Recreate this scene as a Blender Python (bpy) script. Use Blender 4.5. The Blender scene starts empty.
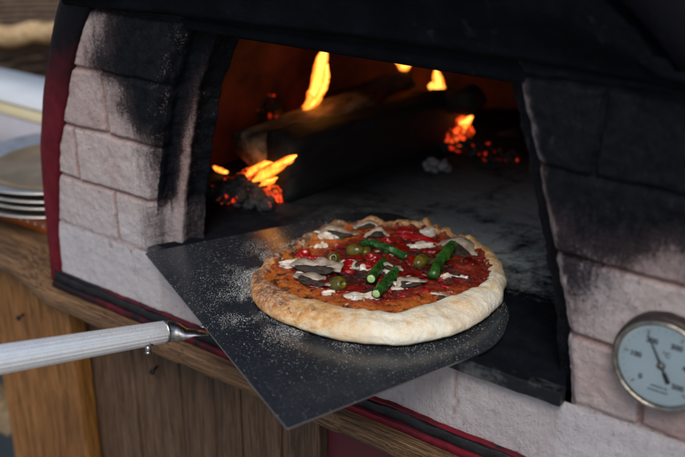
import bpy, bmesh, math, random
from mathutils import Vector, noise, Matrix
random.seed(7)
S = bpy.context.scene; COL = S.collection
R = math.radians; PI = math.pi

# ------------------------------------------------------------------ camera
F = 951.0
PITCH, YAW = R(22.684), R(36.746)
CAM = Vector((0.5357, -0.7334, 0.48))
cp, sp, cy, sy = math.cos(PITCH), math.sin(PITCH), math.cos(YAW), math.sin(YAW)
FW = Vector((-sy*cp, cy*cp, -sp)); RT = Vector((cy, sy, 0)); UP = Vector((-sy*sp, cy*sp, cp))
def ray(x, y): return FW + RT*((x-342.5)/F) + UP*((228.5-y)/F)
def on(x, y, ax, v):
    r = ray(x, y); return CAM + r*((v-CAM[ax])/r[ax])
def onz(x, y, z): return on(x, y, 2, z)
def ony(x, y, v): return on(x, y, 1, v)
def atd(x, y, d): return CAM + ray(x, y)*d
cd = bpy.data.cameras.new('camera'); cam = bpy.data.objects.new('camera', cd); COL.objects.link(cam)
cam.matrix_world = Matrix(((RT.x, UP.x, -FW.x, CAM.x), (RT.y, UP.y, -FW.y, CAM.y), (RT.z, UP.z, -FW.z, CAM.z), (0, 0, 0, 1)))
cd.sensor_width = 36; cd.lens = F*36/685; cd.clip_start = .02; cd.clip_end = 200
cd.dof.use_dof = True; cd.dof.focus_distance = 1.03; cd.dof.aperture_fstop = 3.6
S.camera = cam

# ------------------------------------------------------------------ light
w = bpy.data.worlds.new('World'); S.world = w; w.use_nodes = True
nt = w.node_tree; bg = nt.nodes['Background']
sky = nt.nodes.new('ShaderNodeTexSky'); sky.sky_type = 'NISHITA'; sky.sun_disc = False
SUN_EL, SUN_AZ = R(50), R(150)      # azimuth measured clockwise from +Y
sky.sun_elevation = SUN_EL; sky.sun_rotation = SUN_AZ
sky.air_density = 1.3; sky.dust_density = 2.0; sky.ozone_density = 1.5
nt.links.new(sky.outputs[0], bg.inputs[0]); bg.inputs[1].default_value = .12
sd = bpy.data.lights.new('sun', 'SUN'); sd.energy = 2.0; sd.angle = R(22); sd.color = (1, .95, .88)
so = bpy.data.objects.new('sun', sd); COL.objects.link(so)
sv = Vector((math.sin(SUN_AZ)*math.cos(SUN_EL), math.cos(SUN_AZ)*math.cos(SUN_EL), math.sin(SUN_EL)))
so.rotation_euler = sv.to_track_quat('Z', 'Y').to_euler()
S.view_settings.view_transform = 'Standard'; S.view_settings.look = 'None'
S.view_settings.exposure = 0.0; S.view_settings.gamma = 1
S.render.engine = 'CYCLES'

# ------------------------------------------------------------------ materials
class NT:
    def __init__(s, name):
        s.m = bpy.data.materials.new(name); s.m.use_nodes = True
        s.t = s.m.node_tree; s.b = s.t.nodes['Principled BSDF']
    def n(s, typ, **kw):
        o = s.t.nodes.new('ShaderNode'+typ)
        for k, v in kw.items():
            if k.startswith('i_'):
                key = k[2:]; key = int(key) if key.isdigit() else key.replace('_', ' ')
                o.inputs[key].default_value = v
            else: setattr(o, k, v)
        return o
    def l(s, a, b): s.t.links.new(a, b)
    def coord(s, scale=(1, 1, 1), rot=(0, 0, 0)):
        c = s.n('TexCoord'); m = s.n('Mapping'); m.inputs['Scale'].default_value = scale; m.inputs['Rotation'].default_value = rot
        s.l(c.outputs['Object'], m.inputs[0]); return m.outputs[0]
    def noise(s, scale, detail=5, rough=.55, vec=None, dist=0):
        o = s.n('TexNoise', i_Scale=scale, i_Detail=detail, i_Roughness=rough, i_Distortion=dist)
        s.l(vec or s.coord(), o.inputs['Vector']); return o.outputs['Fac']
    def ramp(s, fac, stops):
        o = s.n('ValToRGB'); e = o.color_ramp.elements
        while len(e) < len(stops): e.new(.5)
        for i, (p, c) in enumerate(stops): e[i].position = p; e[i].color = (*c, 1) if len(c) == 3 else c
        s.l(fac, o.inputs[0]); return o.outputs[0]
    def rng(s, fac, a, b, c=0, d=1):
        o = s.n('MapRange', i_1=a, i_2=b, i_3=c, i_4=d); s.l(fac, o.inputs[0]); return o.outputs[0]
    def math(s, op, a, b=None):
        o = s.n('Math', operation=op)
        for i, v in enumerate((a, b)):
            if v is None: continue
            if isinstance(v, (int, float)): o.inputs[i].default_value = v
            else: s.l(v, o.inputs[i])
        return o.outputs[0]
    def mix(s, f, a, b, mode='MIX'):
        o = s.n('Mix', data_type='RGBA', blend_type=mode)
        for sock, v in ((o.inputs[0], f), (o.inputs[6], a), (o.inputs[7], b)):
            if isinstance(v, (int, float)): sock.default_value = v
            elif isinstance(v, tuple): sock.default_value = (*v, 1)
            else: s.l(v, sock)
        return o.outputs[2]
    def n_x(s):
        o = s.n('SeparateXYZ'); s.l(s.coord(), o.inputs[0]); return o.outputs[0]
    def attr(s, name):
        o = s.n('Attribute'); o.attribute_name = name; return o.outputs['Fac']
    def col(s, v):
        if isinstance(v, tuple): s.b.inputs['Base Color'].default_value = (*v, 1)
        else: s.l(v, s.b.inputs['Base Color'])
    def set(s, **kw):
        for k, v in kw.items():
            i = s.b.inputs[k.replace('_', ' ')]
            if isinstance(v, (int, float, tuple)): i.default_value = v
            else: s.l(v, i)
        return s
    def bump(s, h, dist=.001, strength=1):
        o = s.n('Bump', i_Strength=strength, i_Distance=dist); s.l(h, o.inputs['Height']); s.l(o.outputs[0], s.b.inputs['Normal'])

def m_simple(name, c1, c2, scale=60, rough=.6, metal=0, bump=.0004, bscale=None, vec=(1, 1, 1), sss=0, spec=.5, lo=.35, hi=.65):
    k = NT(name); v = k.coord(vec); n = k.noise(scale, 6, .6, v)
    k.col(k.mix(k.rng(n, lo, hi), c1, c2)); k.set(Roughness=rough, Metallic=metal)
    k.b.inputs['Specular IOR Level'].default_value = spec
    if sss: k.set(Subsurface_Weight=sss); k.b.inputs['Subsurface Radius'].default_value = (.01, .004, .002); k.b.inputs['Subsurface Scale'].default_value = .3
    if bump: k.bump(k.noise(bscale or scale*4, 4, .6, v), bump)
    return k.m
M = {}
# plaster front: brick tint, mortar and soot stains come from attributes baked while modelling
k = NT('plaster_front')
big = k.noise(26, 6, .65); fine = k.noise(330, 5, .7); mid = k.noise(100, 6, .7, k.coord((1.5, 1.5, .4)))
base = k.mix(k.rng(big, .3, .7), (.38, .29, .275), (.50, .44, .43))
base = k.mix(k.math('MULTIPLY', k.rng(fine, .45, .75), .45), base, (.56, .5, .49))
base = k.mix(k.attr('tint'), base, (.25, .145, .13))
base = k.mix(k.math('MULTIPLY', k.attr('white'), .75), base, (.46, .455, .49))
base = k.mix(k.math('MULTIPLY', k.attr('groove'), .80), base, (.24, .125, .11))
sn = k.math('ADD', k.attr('soot'), k.math('MULTIPLY', k.math('SUBTRACT', mid, .5), .55))
sn = k.math('ADD', sn, k.math('MULTIPLY', k.math('SUBTRACT', fine, .5), .75))
thin = k.rng(sn, .10, .62); smask = k.rng(sn, .42, .92)
stain = k.math('MULTIPLY', k.rng(k.noise(60, 6, .75), .52, .74), .45)
base = k.mix(stain, base, (.20, .15, .145))
pits = k.rng(k.noise(240, 3, .5), .64, .70); base = k.mix(k.math('MULTIPLY', k.math('MULTIPLY', pits, .5), k.math('SUBTRACT', 1.0, k.attr('white'))), base, (.13, .09, .085))
base = k.mix(thin, base, k.mix(1.0, base, (.13, .12, .135), 'MULTIPLY'))
scol = k.mix(k.rng(k.noise(75, 5, .6), .35, .7), (.0015, .0021, .0036), (.0065, .0078, .012))
scuff = k.rng(k.noise(30, 7, .75, k.coord((2.5, 2.5, .8)), .6), .60, .72)
scol = k.mix(k.math('MULTIPLY', scuff, .7), scol, (.040, .043, .052))
base = k.mix(smask, base, scol)
chip = k.math('MULTIPLY', k.math('MULTIPLY', k.rng(k.noise(330, 5, .75), .54, .66), k.rng(k.noise(45, 4, .6), .44, .58)), k.attr('chip'))
base = k.mix(k.math('MULTIPLY', chip, .8), base, (.25, .175, .155))
k.col(base); k.set(Roughness=k.rng(smask, 0, 1, .85, .6))
k.b.inputs['Specular IOR Level'].default_value = .10
k.bump(k.math('ADD', k.math('MULTIPLY', fine, .7), k.math('SUBTRACT', mid, k.math('MULTIPLY', pits, .25))), .0026); M['plaster'] = k.m
# hood
k = NT('sooty_black_paint')
n1 = k.noise(14, 6, .65); n2 = k.noise(300, 4, .6)
c = k.mix(k.rng(n1, .4, .75), (.0010, .0014, .0026), (.0034, .0044, .0078))
c = k.mix(k.math('MULTIPLY', k.rng(k.noise(22, 7, .75, None, .8), .60, .74), .6), c, (.026, .029, .036))
spot = k.math('MULTIPLY', k.rng(k.noise(150, 6, .75), .63, .70), k.rng(k.noise(9, 3, .5), .58, .68))
c = k.mix(k.math('MULTIPLY', spot, .5), c, (.12, .10, .09))
k.col(c); k.set(Roughness=.6); k.b.inputs['Specular IOR Level'].default_value = .05; k.bump(k.math('ADD', n2, k.math('MULTIPLY', n1, 3)), .001); M['hood'] = k.m
# red enamel with sooty top
k = NT('red_enamel')
c = k.mix(k.rng(k.noise(40, 5, .6), .35, .7), (.075, .004, .010), (.115, .009, .015))
z = k.n('SeparateXYZ'); k.l(k.coord(), z.inputs[0])
zz = k.math('ADD', z.outputs[2], k.math('MULTIPLY', k.noise(25, 6, .6), .12))
c = k.mix(k.rng(zz, .19, .30), c, (.002, .002, .004))
sc = k.rng(k.noise(220, 6, .8), .66, .72)
c = k.mix(k.math('MULTIPLY', sc, .5), c, (.22, .10, .10))
k.col(c); k.set(Roughness=.5); k.b.inputs['Specular IOR Level'].default_value = .14; k.bump(k.noise(120, 4, .6), .0005); M['red'] = k.m
k = NT('dull_red_panel'); k.col(k.mix(k.rng(k.noise(12, 5, .6), .3, .7), (.06, .003, .009), (.09, .006, .014))); k.set(Roughness=.6); M['darkred'] = k.m
k = NT('worn_black_iron'); n = k.noise(38, 5, .6); c = k.mix(k.rng(n, .50, .75), (.008, .010, .014), (.12, .125, .13)); k.col(c); k.set(Metallic=.4, Roughness=.34); k.bump(n, .0015); M['lip'] = k.m
M['char'] = m_simple('charred_steel', (.003, .0035, .005), (.016, .016, .019), 45, .5, .3, .0012, 160)
# floor of the oven
k = NT('firebrick_hearth')
big = k.noise(7, 6, .65, dist=.4); fine = k.noise(420, 4, .7); mid = k.noise(55, 6, .7)
sx = k.n('SeparateXYZ'); k.l(k.coord(), sx.inputs[0])
ashm = k.math('MULTIPLY', k.rng(k.math('ADD', big, k.math('MULTIPLY', mid, .45)), .56, .74), k.math('MULTIPLY', k.math('MULTIPLY', k.rng(k.math('ADD', sx.outputs[1], k.math('MULTIPLY', mid, .10)), .20, .28), k.rng(sx.outputs[1], .62, .40)), k.rng(sx.outputs[0], -.22, .04, .06, 1)))
c = k.mix(k.rng(mid, .3, .7), (.0015, .0025, .0045), (.006, .0085, .013))
c = k.mix(ashm, c, (.42, .49, .50))
c = k.mix(k.math('MULTIPLY', k.rng(fine, .60, .72), .4), c, (.025, .033, .045))
k.col(c); k.set(Roughness=.8); k.b.inputs['Specular IOR Level'].default_value = .08; k.bump(k.math('ADD', fine, k.math('MULTIPLY', mid, 2)), .001); M['hearth'] = k.m
M['dome'] = m_simple('sooty_dome_brick', (.004, .003, .003), (.15, .040, .022), 7, .9, 0, .006, 30)
# peel
k = NT('blackened_steel_blade')
n1 = k.noise(9, 6, .65, dist=.5); n2 = k.noise(500, 3, .6); n3 = k.noise(60, 6, .7)
c = k.mix(k.rng(n1, .3, .7), (.010, .014, .020), (.026, .030, .036))
c = k.mix(k.math('MULTIPLY', k.rng(n2, .62, .70), .5), c, (.30, .31, .32))
k.col(c); k.set(Metallic=.0, Roughness=k.rng(n3, .3, .7, .17, .32)); k.b.inputs['Specular IOR Level'].default_value = .65
k.bump(k.math('ADD', n3, k.math('MULTIPLY', n2, .4)), .00007); M['blade'] = k.m
k = NT('bare_steel_edge'); k.col((.42, .41, .40)); k.set(Metallic=1., Roughness=.38); M['edge'] = k.m
k = NT('brushed_aluminium'); v = k.coord((1, 1, 1)); n = k.noise(90, 5, .6, v)
k.col(k.mix(k.rng(n, .3, .7), (.86, .87, .88), (.95, .95, .95))); k.set(Metallic=.58, Roughness=k.rng(k.noise(300, 5, .7), .3, .7, .22, .42)); M['alu'] = k.m
k = NT('worn_steel'); n = k.noise(160, 6, .7); k.col(k.mix(k.rng(n, .4, .65), (.20, .19, .18), (.55, .54, .53))); k.set(Metallic=1., Roughness=.30); k.bump(n, .0003); M['steel'] = k.m
M['flour'] = m_simple('flour', (.62, .60, .56), (.78, .76, .72), 300, .9, bump=0)
# crust
k = NT('baked_dough')
n1 = k.noise(38, 6, .65); n2 = k.noise(220, 5, .7); n3 = k.noise(95, 6, .7)
f = k.math('ADD', k.attr('bake'), k.math('MULTIPLY', k.math('SUBTRACT', n1, .5), .85))
f = k.math('ADD', f, k.math('MULTIPLY', k.math('SUBTRACT', n3, .5), .55))
c = k.ramp(f, [(.10, (.86, .83, .72)), (.34, (.82, .70, .50)), (.56, (.68, .37, .13)), (.78, (.36, .13, .035)), (.96, (.04, .016, .010))])
c = k.mix(k.math('MULTIPLY', k.rng(n2, .48, .64), .35), c, (.86, .84, .76))
sp = k.rng(k.math('ADD', k.noise(130, 4, .55), k.math('MULTIPLY', k.attr('bake'), .30)), .80, .88)
c = k.mix(k.math('MULTIPLY', sp, .75), c, (.13, .045, .02))
c = k.mix(k.math('MULTIPLY', k.rng(k.noise(17, 4, .5), .52, .68), .35), c, (.60, .36, .15))
k.col(c); k.set(Roughness=.7, Subsurface_Weight=.12); k.b.inputs['Subsurface Radius'].default_value = (.006, .003, .0015); k.b.inputs['Subsurface Scale'].default_value = .5
k.b.inputs['Specular IOR Level'].default_value = .25
k.bump(k.math('ADD', n2, k.math('MULTIPLY', n3, 2)), .0013); M['crust'] = k.m
# sauce
k = NT('baked_tomato_sauce')
n1 = k.noise(48, 6, .65, dist=.6); n2 = k.noise(260, 5, .7); n3 = k.noise(110, 6, .7)
f = k.math('ADD', k.attr('edge'), k.math('MULTIPLY', k.math('SUBTRACT', n1, .5), 1.3))
c = k.ramp(f, [(.10, (.035, .003, .003)), (.30, (.13, .006, .004)), (.50, (.28, .028, .006)), (.72, (.48, .10, .010)), (.95, (.58, .19, .025))])
burn = k.rng(k.math('ADD', k.math('MULTIPLY', n3, .75), k.math('ADD', k.math('MULTIPLY', n1, .3), k.math('MULTIPLY', k.attr('edge'), .10))), .615, .70)
c = k.mix(burn, c, (.035, .006, .004))
c = k.mix(k.math('MULTIPLY', k.rng(n2, .60, .68), .3), c, (.62, .26, .06))
k.col(c); k.set(Roughness=k.rng(n3, .3, .7, .12, .42)); k.bump(k.math('ADD', n2, k.math('MULTIPLY', n3, 2.5)), .0016); M['sauce'] = k.m
M['mozz'] = m_simple('melted_mozzarella', (.52, .40, .27), (.74, .72, .67), 75, .28, bump=.0006, bscale=260, sss=.2)
M['mush'] = m_simple('mushroom_flesh', (.20, .13, .08), (.60, .52, .42), 55, .45, bump=.0006, bscale=300)
M['gill'] = m_simple('mushroom_gills', (.010, .007, .006), (.055, .032, .022), 160, .8, bump=.0008, bscale=500)
M['pepper'] = m_simple('roasted_red_pepper', (.17, .003, .004), (.40, .009, .008), 70, .2, bump=.0006, bscale=150, sss=.05)
M['tomato'] = m_simple('dark_tomato', (.06, .003, .002), (.19, .008, .004), 80, .22, bump=.0008, bscale=150)
M['olive'] = m_simple('green_olive', (.045, .038, .004), (.14, .115, .014), 120, .2, bump=.0003)
M['aspa'] = m_simple('asparagus_skin', (.004, .026, .005), (.030, .115, .016), 70, .25, bump=.0006, bscale=260)
M['aspcut'] = m_simple('asparagus_cut_end', (.32, .50, .16), (.50, .66, .30), 300, .4, bump=.0003)
M['herb'] = m_simple('green_herb', (.01, .05, .01), (.03, .14, .02), 200, .5)
# fire
def m_flame(name, strength):
    k = NT(name); lw = k.n('LayerWeight', i_Blend=.5)
    st = k.noise(70, 4, .6, k.coord((2.2, 2.2, .45)), 1.2)
    f = k.math('ADD', lw.outputs['Facing'], k.math('MULTIPLY', k.math('SUBTRACT', st, .5), .9))
    c = k.ramp(f, [(.05, (1, .42, .07)), (.35, (1, .27, .022)), (.62, (1, .13, .008)), (.9, (.6, .03, .002))])
    em = k.n('Emission'); k.l(c, em.inputs[0]); k.l(k.rng(f, .0, .9, strength, strength*.35), em.inputs[1])
    tr = k.n('BsdfTransparent'); mx = k.n('MixShader'); k.l(k.rng(f, .28, .86, 0, 1), mx.inputs[0])
    k.l(em.outputs[0], mx.inputs[1]); k.l(tr.outputs[0], mx.inputs[2]); k.l(mx.outputs[0], k.t.nodes['Material Output'].inputs[0])
    return k.m
M['flame'] = m_flame('flame', 3.4)
k = NT('glowing_ember')
n = k.noise(55, 5, .6); n2 = k.noise(140, 5, .7)
k.col((.02, .018, .018)); k.set(Roughness=.9)
k.b.inputs['Emission Color'].default_value = (1, .07, .008, 1)
k.l(k.ramp(n2, [(.3, (1, .03, .008)), (.55, (1, .07, .01)), (.7, (1, .30, .03))]), k.b.inputs['Emission Color'])
k.l(k.math('MULTIPLY', k.rng(n, .42, .66, 0, 3.4), k.rng(n2, .38, .60, .08, 1)), k.b.inputs['Emission Strength']); k.bump(n2, .004); M['ember'] = k.m
k = NT('dim_ember'); n = k.noise(60, 5, .6); n2 = k.noise(150, 6, .7)
k.col(k.mix(k.rng(n2, .4, .6), (.006, .006, .007), (.055, .052, .055))); k.set(Roughness=.9); k.b.inputs['Emission Color'].default_value = (1, .04, .006, 1)
k.l(k.rng(n, .60, .70, 0, 1.2), k.b.inputs['Emission Strength']); k.bump(n2, .003); M['coal'] = k.m
M['ash'] = m_simple('grey_ash', (.14, .13, .14), (.36, .34, .35), 90, .95, bump=.002)
k = NT('deep_red_trim')
c = k.mix(k.rng(k.math('SUBTRACT', k.noise(18, 6, .7), k.math('MULTIPLY', k.n_x(), .25)), .42, .62), (.12, .004, .012), (.010, .005, .008)); k.col(c); k.set(Roughness=.5); k.b.inputs['Specular IOR Level'].default_value = .25; k.bump(k.noise(120, 4, .6), .0006); M['redtrim'] = k.m
M['charlog'] = m_simple('charred_wood', (.004, .004, .005), (.014, .014, .017), 30, .7, 0, .003, 60, vec=(3, .5, 3))
M['barkdark'] = m_simple('dark_singed_bark', (.006, .004, .004), (.055, .032, .022), 40, .85, 0, .003, 90)
M['barklog'] = m_simple('singed_bark', (.05, .035, .025), (.36, .25, .155), 34, .85, 0, .003, 90, vec=(2, .6, 2))
# wood
def m_wood(name, c1, c2, c3, vec, rough=.6, sc=9):
    k = NT(name); v = k.coord(vec); n = k.noise(sc, 8, .65, v, .8); f = k.noise(sc*7, 6, .7, v); b = k.noise(5, 4, .5)
    c = k.mix(k.rng(n, .3, .7), c1, c2); c = k.mix(k.math('MULTIPLY', k.rng(f, .45, .7), .6), c, c3)
    c = k.mix(k.math('MULTIPLY', k.rng(b, .45, .7), .5), c, c3)
    oi = k.n('ObjectInfo'); c = k.mix(k.math('MULTIPLY', oi.outputs['Random'], .45), c, k.mix(1.0, c, (.45, .42, .40), 'MULTIPLY'))
    gr = k.rng(k.noise(sc*3.2, 5, .75, k.coord(tuple(q*(2.2 if q > 1 else .6) for q in vec)), 1.5), .52, .60)
    c = k.mix(k.math('MULTIPLY', gr, .55), c, k.mix(1.0, c, (.30, .27, .25), 'MULTIPLY'))
    k.col(c); k.set(Roughness=rough); k.b.inputs['Specular IOR Level'].default_value = .3; k.bump(k.math('ADD', k.math('SUBTRACT', f, k.math('MULTIPLY', gr, .6)), n), .0022); return k.m
M['plank'] = m_wood('weathered_brown_plank', (.11, .060, .034), (.20, .115, .068), (.045, .027, .018), (6, 6, .45))
M['post'] = m_wood('orange_stained_board', (.24, .100, .026), (.36, .165, .048), (.13, .05, .016), (4, 4, .4))
M['postside'] = m_wood('lit_board_side', (.34, .14, .025), (.42, .19, .04), (.14, .05, .015), (6, 6, .5), .4)  # lighter board wood: light from the right painted into this side's colour
M['counter'] = m_wood('rough_counter_wood', (.19, .100, .048), (.34, .19, .090), (.055, .034, .024), (.5, 5, 5))
M['tableside'] = m_wood('grey_brown_table_top', (.07, .055, .050), (.14, .105, .085), (.04, .032, .03), (.5, 5, 5))
M['screw'] = m_simple('black_screw', (.008, .008, .009), (.02, .02, .02), 90, .4, .7)
M['straw'] = m_simple('straw_weave', (.34, .21, .10), (.62, .44, .24), 40, .8, bump=.002, vec=(1, 1, 3))
M['strawd'] = m_simple('dark_wicker_weave', (.05, .03, .02), (.17, .11, .07), 40, .7, bump=.002, vec=(1, 1, 3))
M['tub'] = m_simple('pale_plastic', (.50, .53, .56), (.58, .61, .64), 6, .5, bump=0)
M['yellow'] = m_simple('pale_yellow_paper', (.50, .44, .26), (.60, .54, .36), 6, .6, bump=0)
M['grey'] = m_simple('lavender_grey_plastic', (.32, .31, .35), (.38, .37, .41), 6, .6, bump=0)
M['pan'] = m_simple('aluminium_pan', (.50, .47, .44), (.66, .62, .58), 60, .38, .85, 0)
M['panin'] = m_simple('brown_pan_floor', (.16, .11, .055), (.27, .19, .11), 14, .4, .25, 0)  # brownish tone, less metallic than the rims
M['orange'] = m_simple('orange_plastic', (.42, .10, .025), (.50, .13, .03), 30, .5, bump=.0003)
M['ground'] = m_simple('dark_paving', (.20, .195, .19), (.28, .27, .26), 12, .9, bump=.003)
M['pale'] = m_wood('pale_split_wood', (.42, .30, .17), (.55, .42, .27), (.30, .20, .11), (5, .6, 5))
M['darkbox'] = m_simple('dark_blue_plastic', (.010, .018, .026), (.02, .035, .045), 10, .6, bump=0)
# thermometer
M['bezel'] = m_simple('aged_steel_bezel', (.20, .17, .13), (.42, .39, .34), 130, .34, 1, .0004)
M['housing'] = m_simple('dark_gauge_housing', (.018, .014, .014), (.05, .035, .03), 100, .5, .5, .0003)
M['dial'] = m_simple('white_dial', (.72, .84, .89), (.76, .88, .93), 20, .45, bump=0)
M['ink'] = m_simple('dark_ink', (.012, .013, .016), (.02, .02, .025), 20, .5, bump=0)
k = NT('gauge_glass'); k.col((1, 1, 1)); k.set(Roughness=.02)
gl = k.n('BsdfGlossy', i_Roughness=.03); trn = k.n('BsdfTransparent'); fr = k.n('Fresnel', i_IOR=1.45); mx = k.n('MixShader')
k.l(fr.outputs[0], mx.inputs[0]); k.l(trn.outputs[0], mx.inputs[1]); k.l(gl.outputs[0], mx.inputs[2]); k.l(mx.outputs[0], k.t.nodes['Material Output'].inputs[0]); M['glass'] = k.m

# ------------------------------------------------------------------ object helpers
def tag(o, label=None, cat=None, group=None, kind=None):
    for a, v in (('label', label), ('category', cat), ('group', group), ('kind', kind)):
        if v: o[a] = v
    return o
def empty(name, loc=(0, 0, 0), label=None, cat=None, group=None):
    o = bpy.data.objects.new(name, None); COL.objects.link(o); o.location = loc; o.empty_display_size = .05
    return tag(o, label, cat, group)
def build(name, bm, m, parent=None, smooth=True, autosmooth=None):
    me = bpy.data.meshes.new(name)
    bmesh.ops.recalc_face_normals(bm, faces=bm.faces[:]) if not getattr(bm, '_keep', False) else None
    bm.to_mesh(me); bm.free()
    return link(name, me, m, parent, smooth)
def link(name, me, m, parent=None, smooth=True):
    o = bpy.data.objects.new(name, me); COL.objects.link(o)
    for mm in (m if isinstance(m, (list, tuple)) else [m]): me.materials.append(mm)
    if smooth:
        me.polygons.foreach_set('use_smooth', [True]*len(me.polygons))
    if parent:
        o.parent = parent
        inv = Matrix.Translation(-wloc(parent)); me.transform(inv)
    return o
def wloc(o):
    v = Vector(o.location)
    while o.parent: o = o.parent; v += Vector(o.location)
    return v
def pymesh(name, vs, fs, m, parent=None, attrs=None, smooth=True):
    me = bpy.data.meshes.new(name); me.from_pydata([tuple(v) for v in vs], [], fs); me.update()
    for a, vals in (attrs or {}).items():
        at = me.attributes.new(a, 'FLOAT', 'POINT'); at.data.foreach_set('value', vals)
    return link(name, me, m, parent, smooth)
def box(bm, a, b, bev=0, seg=2):
    a, b = Vector(a), Vector(b)
    r = bmesh.ops.create_cube(bm, size=1, matrix=Matrix.Translation((a+b)/2) @ Matrix.Diagonal((*(b-a), 1)))
    if bev:
        es = list({e for v in r['verts'] for e in v.link_edges})
        bmesh.ops.bevel(bm, geom=es, offset=bev, segments=seg, affect='EDGES', profile=.6)
def tube(bm, pts, rad, seg=16, caps=True, shape=None):
    """tube through pts with a radius for each; shape(angle, i) scales it"""
    pts = [Vector(p) for p in pts]; n = len(pts); rings = []
    if not isinstance(rad, (list, tuple)): rad = [rad]*n
    up = Vector((0, 0, 1))
    for i in range(n):
        d = (pts[min(i+1, n-1)] - pts[max(i-1, 0)]).normalized()
        if abs(d.dot(up)) > .95: up = Vector((0, 1, 0))
        a = d.cross(up).normalized(); b = a.cross(d).normalized()
        ring = []
        for j in range(seg):
            t = 2*PI*j/seg; s = shape(t, i) if shape else 1
            if isinstance(s, tuple): v = pts[i] + a*math.cos(t)*rad[i]*s[0] + b*math.sin(t)*rad[i]*s[1]
            else: v = pts[i] + (a*math.cos(t) + b*math.sin(t))*rad[i]*s
            ring.append(bm.verts.new(v))
        rings.append(ring)
    for i in range(n-1):
        for j in range(seg):
            bm.faces.new((rings[i][j], rings[i][(j+1) % seg], rings[i+1][(j+1) % seg], rings[i+1][j]))
    if caps: bm.faces.new(rings[0][::-1]); bm.faces.new(rings[-1])
    return rings
def lathe(bm, prof, origin, axis=(0, 0, 1), seg=48):
    """prof = (r, h) pairs spun about axis"""
    q = Vector(axis).to_track_quat('Z', 'Y').to_matrix(); o = Vector(origin); rings = []
    for r, h in prof:
        if r < 1e-6: rings.append([bm.verts.new(o + q @ Vector((0, 0, h)))])
        else: rings.append([bm.verts.new(o + q @ Vector((r*math.cos(2*PI*j/seg), r*math.sin(2*PI*j/seg), h))) for j in range(seg)])
    for a, b in zip(rings, rings[1:]):
        for j in range(seg):
            k2 = (j+1) % seg
            f = [a[j % len(a)], a[k2 % len(a)], b[k2 % len(b)], b[j % len(b)]]
            u = []
            for v in f:
                if v not in u: u.append(v)
            if len(u) > 2: bm.faces.new(u)
def interp(tab, x):
    if x <= tab[0][0]: return tab[0][1]
    for (a, va), (b, vb) in zip(tab, tab[1:]):
        if x <= b: return va + (vb-va)*(x-a)/(b-a)
    return tab[-1][1]
def sm(a, b, x):
    t = max(0, min(1, (x-a)/(b-a))); return t*t*(3-2*t)
def nz(x, y, z=0, s=1): return noise.noise(Vector((x*s, y*s, z*s)))
def fbm(x, y, z=0, s=1, o=4): return noise.fractal(Vector((x*s, y*s, z*s)), 1, 2, o)
def roughen(bm, amp, scale, seed=0):
    for v in bm.verts:
        p = v.co*scale + Vector((seed*7.1, seed*3.3, 0))
        v.co += noise.noise_vector(p)*amp + noise.noise_vector(p*3)*amp*.35

# ================================================================== THE OVEN
oven = empty('pizza_oven', (0, 0, 0), 'wood-fired oven with sooty plaster brick front, black hood and red steel rim', 'oven')
XC = -.027
L_OPEN = [(-.02, -.316), (0, -.312), (.057, -.304), (.13, -.287), (.206, -.266), (.29, -.223), (.32, -.205)]
R_OPEN = [(-.02, .253), (0, .25), (.07, .240), (.153, .216), (.232, .192), (.291, .173), (.32, .160)]
RIM_IN = [(-.09, -.500), (-.075, -.4995), (-.01, -.494), (.093, -.475), (.1185, -.4644), (.2155, -.4259), (.286, -.383), (.34, -.335), (.40, -.25), (.44, -.14), (.455, XC)]
RIM_OUT = [(-.115, -.530), (-.087, -.526), (0, -.523), (.085, -.5165), (.115, -.510), (.185, -.489), (.291, -.4415), (.37, -.375), (.44, -.27), (.48, -.15), (.495, XC)]
def rim_in(z): return interp(RIM_IN, z)
COURSES = [-.012, .058, .132, .210, .287]
LJ = {0: [-.374], 1: [-.441], 2: [-.375], 3: [-.247]}
RJ = {0: [.318], 1: [.385], 2: [.345], 3: [.251, .36]}
LT = {}; 
def brick_fields(x, z, side, joints):
    """groove depth 0..1 and tint for a face point"""
    wob = .0022*fbm(x, z, 3, 22)
    g = 0; gz = z + wob
    for c in COURSES:
        slope = .0
        d = abs(gz-c); g = max(g, (1-sm(.0008, .0046, d))*(.35 if c < 0 else 1))
    row = sum(1 for c in COURSES if gz > c)-1
    if 0 <= row <= 3:
        for j in joints[row]:
            d = abs(x + .0025*fbm(z, x, side*9, 25) - j - (z-COURSES[row])*.04*side); g = max(g, 1-sm(.0008, .0044, d))
    cells = 0
    if 0 <= row <= 3: cells = sum(1 for j in joints[row] if x > j)
    return g, row, cells
def soot_left(x, z, reveal):
    # how far the smoke stain reaches out from the mouth, growing with height
    edge = interp(L_OPEN, z); d = edge - x
    wd = -.004 + .022*sm(.06, .13, z) + .058*sm(.125, .175, z) + .055*sm(.19, .225, z)
    s = 1 - sm(wd-.055, wd+.050, d + .014*fbm(x, z*.5, 1, 22) + .006*fbm(x*2.5, z*.6, 4, 60))
    s = max(s, sm(.262, .30, z + .01*fbm(x, z, 5, 20) - .0*d) )
    return s
def soot_right(x, z, reveal):
    d = x - interp(R_OPEN, z)
    wd = .040*sm(.06, .14, z)
    s = .85*(1 - sm(wd-.05, wd+.07, d + .012*fbm(x, z, 1, 16)))*sm(.0, .11, z)
    s = max(s, sm(.085, .195, z + .026*fbm(x, z, 5, 12) - .30*max(0, d-.05)))
    s = max(s, .9*sm(.190, .215, z))
    s *= .40+.60*sm(.003, .012, d + .004*fbm(x, z, 8, 60))
    return min(1, s)
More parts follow.
